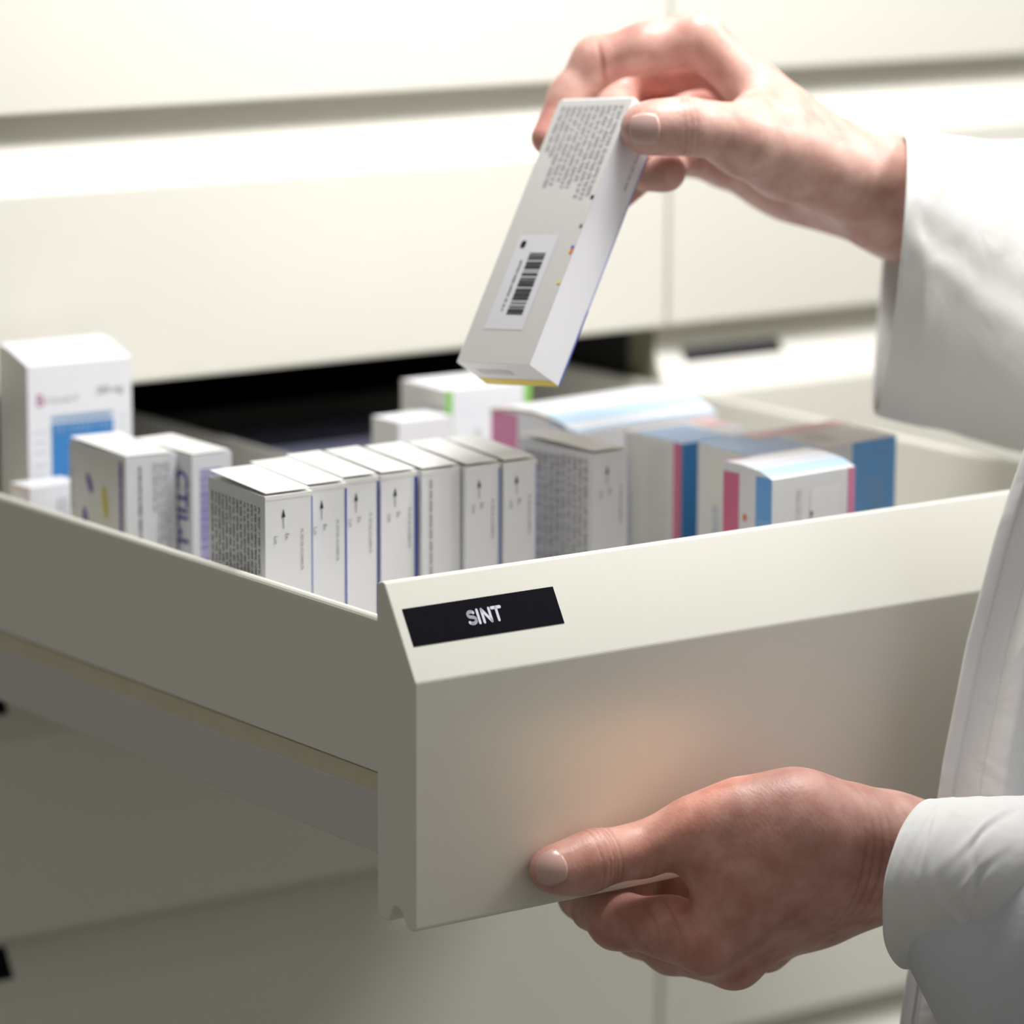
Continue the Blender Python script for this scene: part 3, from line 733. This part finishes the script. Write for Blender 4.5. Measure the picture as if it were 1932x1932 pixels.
def nail(fl_, base, axis, nrm, length, width, nm='fingernail', lift=.0004):
    """curved plate laid on the flesh surface"""
    t = np.array(axis)/np.linalg.norm(axis); n = np.array(nrm)/np.linalg.norm(nrm); n = n-t*(n@t); n /= np.linalg.norm(n); s_ = np.cross(n, t)
    K, J = 14, 12; pts = []; 
    for i in range(K+1):
        for j in range(J+1):
            a = -1+2*i/K; c_ = -1+2*j/J
            # square to superellipse
            x = a*math.sqrt(1-.38*c_*c_); y = c_*math.sqrt(1-.30*a*a)
            pts.append(np.array(base)+t*x*length/2+s_*y*width/2)
    P = np.array(pts)+n*.006
    def grad(P):
        e = .0004
        return np.stack([(fl_.f((P+np.array(o)*e).astype(np.float32), False)-fl_.f((P-np.array(o)*e).astype(np.float32), False))/(2*e) for o in ((1,0,0),(0,1,0),(0,0,1))], -1)
    for k_ in range(30):
        d = fl_.f(P.astype(np.float32), False)-lift
        if k_ < 14: P = P-n*np.clip(d, -.001, .001)[:, None]*.8*(np.abs(d) < .013)[:, None]
        else: P = P-grad(P)*np.clip(d, -.001, .001)[:, None]*.7
    c0 = np.array([((2*(k//(J+1))/K-1)**2) + ((2*(k % (J+1))/J-1)**2) for k in range(len(P))])
    P = P+n*(np.clip(1-c0/2, 0, 1)*.0004-.0002)[:, None]
    b_ = MB(); b_.keepn = True
    b_.add(P, [(i*(J+1)+j, (i+1)*(J+1)+j, (i+1)*(J+1)+j+1, i*(J+1)+j+1) for i in range(K) for j in range(J)], NAIL)
    o = b_.build(nm, body, smooth=True)
    m_ = o.modifiers.new('solid', 'SOLIDIFY'); m_.thickness = .0005; m_.offset = 0
    return o
vd = -CM[2]
nail(LH, onY(1038, 1638, -.017), LJ['tt'][0]-LJ['ti'][0], vd, .0150, .0146)
nail(RH, at(1216, 244, 1.609*ZD), RJ['tt'][0]-RJ['ti'][0], vd, .0118, .0130)

# --- coat
coat = tag(empty('lab_coat', (BX, BY, -.3))); coat.location = (BX, BY, -.3); put(coat, person)
def loft(name, rings, m, parent, n=56, caps=False, thick=.0012, wr=0.0, seed=1, sub=1, wf=None):
    """rings: (centre, a, b) elliptical frames -> open tube with folds"""
    b_ = MB(); rg = random.Random(seed); K = len(rings); ph = [rg.uniform(0, 6.28) for _ in range(8)]
    vs = []
    for i, (c_, a_, e_) in enumerate(rings):
        for k in range(n):
            t = 2*math.pi*k/n
            f = 1+(wr*(.5*math.sin(3*t+ph[0]+i*.55)+.35*math.sin(5*t+ph[1]-i*.8)+.3*math.sin(8*t+ph[2]+i*1.3)))
            if wf: f += wf(i, t)
            vs.append(np.array(c_)+f*(np.array(a_)*math.cos(t)+np.array(e_)*math.sin(t)))
    fs = [(i*n+k, i*n+(k+1) % n, (i+1)*n+(k+1) % n, (i+1)*n+k) for i in range(K-1) for k in range(n)]
    b_.add(vs, fs, m)
    o = b_.build(name, parent, smooth=True)
    md = o.modifiers.new('thick', 'SOLIDIFY'); md.thickness = thick; md.offset = -1
    md = o.modifiers.new('sub', 'SUBSURF'); md.levels = sub; md.render_levels = sub
    return o
def interp_rings(keys, n):
    ts = np.linspace(0, len(keys)-1, n); out = []
    for t in ts:
        i = min(int(t), len(keys)-2); f = t-i; f = f*f*(3-2*f)*.5+f*.5
        out.append(tuple(np.array(keys[i][j])*(1-f)+np.array(keys[i+1][j])*f for j in range(3)))
    return out
def ringpx(xt, yt, xb, yb, d, bx, bd, by=0, tilt=0):
    """ring from the pixels of its top and bottom, depth d, and half-extent towards the viewer"""
    T = at(xt, yt, d-tilt); B = at(xb, yb, d+tilt); c_ = (T+B)/2; pc = CAM
    a_ = (T-B)/2; mid = ((xt+xb)/2, (yt+yb)/2)
    e_ = at(mid[0]+bx, mid[1]+by, d-bd)-c_
    return (c_, a_, e_)
# left sleeve: turned back cuff over a looser sleeve
dL = 1.555
kL = [ringpx(1757, 1507, 1712, 1830, dL, -66, .037), ringpx(1800, 1504, 1770, 1822, dL+.004, -50, .040), ringpx(1880, 1502, 1870, 1806, dL+.008, -34, .042), ringpx(1990, 1500, 1985, 1790, dL+.012, -22, .043), ringpx(2120, 1488, 2115, 1780, dL+.02, -14, .045)]
def creases(i, t):
    u = i/59.0; g = lambda c_, w_: math.exp(-((u-c_)/w_)**2)
    m1 = math.exp(-((t-1.75)/.42)**2); f = -.030*g(.47+.03*math.sin(5*t), .020)*m1+.022*g(.435+.03*math.sin(5*t), .022)*m1
    for t0, sl, c0, am, wd in ((.95, -.30, .53, .034, .30), (1.62, -.34, .50, .028, .26), (2.15, .22, .46, .024, .25), (1.2, .10, .30, .012, .5)):
        m_ = math.exp(-((t-t0)/wd)**2); c_ = c0+sl*(t-t0)
        f += (-am*g(c_, .018)+am*.8*g(c_-.035, .022))*m_
    return f
cuff = loft('cuff', interp_rings(kL, 60), COAT, coat, n=110, wr=.006, seed=4, thick=.0018, wf=creases)
kS = [ringpx(1775, 1530, 1722, 1826, dL+.004, -40, .033), ringpx(1815, 1524, 1775, 1935, dL+.008, -36, .036), ringpx(1900, 1520, 1850, 2030, dL+.012, -30, .040), ringpx(2060, 1430, 2040, 2060, dL+.02, -20, .062),
      (LJ['fa0'][0]+np.array([.0, -.005, -.01]), (.0, 0, .075), (-.045, -.05, 0)), (bp(-.105, -.105, -.01), (.06, .06, .03), (.045, -.055, .0)), (bp(-.115, -.115, .16), (.06, .06, .03), (.055, -.06, 0)), (bp(-.085, -.085, .31), (.05, .05, .05), (.07, -.07, 0)), (bp(-.02, -.02, .34), (.02, .02, .04), (.05, -.05, 0))]
loft('sleeve', interp_rings(kS, 44), COATB, coat, wr=.02, seed=8)
# right sleeve: wide, open at the wrist
dR = 1.733
kR = [ringpx(1706, 257, 1652, 778, dR, 16, .056, tilt=.024), ringpx(1745, 258, 1715, 795, dR+.006, 12, .056, tilt=.022), ringpx(1830, 268, 1810, 815, dR+.026, 8, .056, tilt=.015), ringpx(1940, 272, 1930, 850, dR+.055, 4, .056), ringpx(2120, 250, 2120, 900, dR+.085, 0, .056),
      (bp(.07, .20, .08), (.0, 0, .075), (.05, -.03, 0)), (bp(.11, .14, .20), (.05, .05, .03), (.05, -.05, 0)), (bp(.10, .10, .30), (.02, .02, .06), (.05, -.05, 0))]
loft('sleeve', interp_rings(kR, 44), COAT, coat, wr=.010, seed=12, thick=.0014,
     wf=lambda i, t: -.05*math.exp(-((t-1.15-.03*(i-3))/.07)**2)*min(1, max(0, (i-2)/3)) + .035*math.exp(-((t-1.32-.03*(i-3))/.06)**2)*min(1, max(0, (i-2)/3)) - .02*math.exp(-((t-1.75)/.02)**2))
# coat body
ring = []
for z_, rx_, ry_ in ((-.62, .21, .17), (-.45, .205, .165), (-.25, .195, .158), (0, .19, .152), (.18, .19, .150), (.28, .17, .13), (.345, .09, .085), (.375, .07, .07)):
    ring.append((bp(-.01, -.01, z_), np.array([.707, .707, 0])*rx_, np.array([-.707, .707, 0])*ry_*.92))
loft('coat_body', interp_rings(ring, 40), COAT, coat, n=72, wr=.012, seed=3)
# hanging left front edge
edge = [(2240, -100), (2110, 250), (1990, 600), (1955, 760), (1932, 850), (1904, 929), (1875, 1017), (1846, 1128), (1822, 1221), (1802, 1327), (1781, 1432), (1769, 1510), (1748, 1640), (1726, 1760), (1711, 1836), (1697, 1931), (1680, 2060), (1660, 2250), (1630, 2500)]
def edge_at(y):
    ys_ = [p[1] for p in edge]; return float(np.interp(y, ys_, [p[0] for p in edge]))
dE = 1.622
def panel_pt(y, s_):
    """s_ = pixels to the right of the edge"""
    d = dE+.030*(s_/300.0)**2*.5+.0016*math.sin(s_*.05+y*.004)+ .004*math.sin(y*.006)*min(1, s_/200)
    d -= .0060*math.exp(-((s_-118-.02*(y-1100))/22)**2)
    if s_ > 330: d += (s_-330)/300*.03
    return at(edge_at(y)+s_, y, d)
def strip(name, ss, parent, m, lift=0, n=96, thick=.0011):
    b_ = MB(); ys_ = np.linspace(-100, 2500, n); vs = []
    for y in ys_:
        for s_ in ss: vs.append(panel_pt(y, s_)-CM[2]*lift)
    k = len(ss)
    b_.add(vs, [(i*k+j, (i+1)*k+j, (i+1)*k+j+1, i*k+j+1) for i in range(n-1) for j in range(k-1)], m)
    o = b_.build(name, parent, smooth=True)
    md = o.modifiers.new('thick', 'SOLIDIFY'); md.thickness = thick; md.offset = 0
    return o
fp = strip('front_panel', [2, 20, 40, 60, 80, 100, 112, 124, 140, 170, 210, 260, 330, 420, 520, 640], coat, COAT)
hm = strip('hem', [0, 4, 12, 20, 24], coat, COAT, lift=.0009, thick=.0014); put_w = None
b_ = MB()
for s0 in (31, 76):
    for i, y in enumerate(np.arange(860, 1940, 11.0)):
        a0 = panel_pt(y, s0)-CM[2]*.0007; a1 = panel_pt(y+6.5, s0)-CM[2]*.0007; sd = CM[0]*.00016; n_ = -CM[2]*.00025
        b_.add([a0-sd, a0+sd, a1+sd, a1-sd, a0-sd+n_, a0+sd+n_, a1+sd+n_, a1-sd+n_], [(4,5,6,7),(0,1,5,4),(1,2,6,5),(2,3,7,6),(3,0,4,7)], STITCH)
st = b_.build('stitching', coat)
#==END

#==SECTION room
b = MB(); b.box((-2.5, -2.6, FLOORZ-.02), (2.6, 1.2, FLOORZ), mat('grey vinyl floor', (.35, .34, .31), .5, .08, 12))
tag(b.build('floor'), kind='structure')
b = MB(); b.box((-2.5, YC+.506, FLOORZ), (2.6, YC+.56, 1.6), mat('off white wall paint', (.74, .73, .68), .7, .02, 10))
tag(b.build('wall_back'), kind='structure')

def area(name, loc, target, size, energy, col=(1, 1, 1), sy=None):
    l = bpy.data.lights.new(name, 'AREA'); l.energy = energy; l.color = col; l.size = size
    if sy: l.shape = 'RECTANGLE'; l.size_y = sy
    o = bpy.data.objects.new(name, l); COL.objects.link(o); o.location = loc
    o.rotation_euler = (Vector(target)-Vector(loc)).to_track_quat('-Z', 'Y').to_euler(); return o
area('overhead_lamp', (.235, .05, .68), (.22, .13, 0), .20, 5.4, (1.0, .985, .96), .20)
area('soft_light', (1.27, -.34, 1.02), (.15, .1, -.05), .45, 15.5, (1.0, .98, .95))
area('soft_light', (1.05, -1.6, 1.1), (.15, .1, -.05), .9, 1.6, (1.0, .98, .95))  # added soft fill to lift the drawer front, no fixture of the room
area('warm_bounce_fill', (.092, -.034, -.036), (.090, 0, -.068), .085, .0055, (1.0, .56, .30), .02)  # added fill, stands in for warm light bounced off the hand
w = bpy.data.worlds.new('world'); S.world = w; w.use_nodes = True
nt = w.node_tree; bg = nt.nodes['Background']; bg.inputs['Color'].default_value = (1.0, .98, .90, 1); bg.inputs['Strength'].default_value = .22
S.view_settings.view_transform = 'Standard'; S.view_settings.look = 'None'; S.view_settings.exposure = 0
#==END
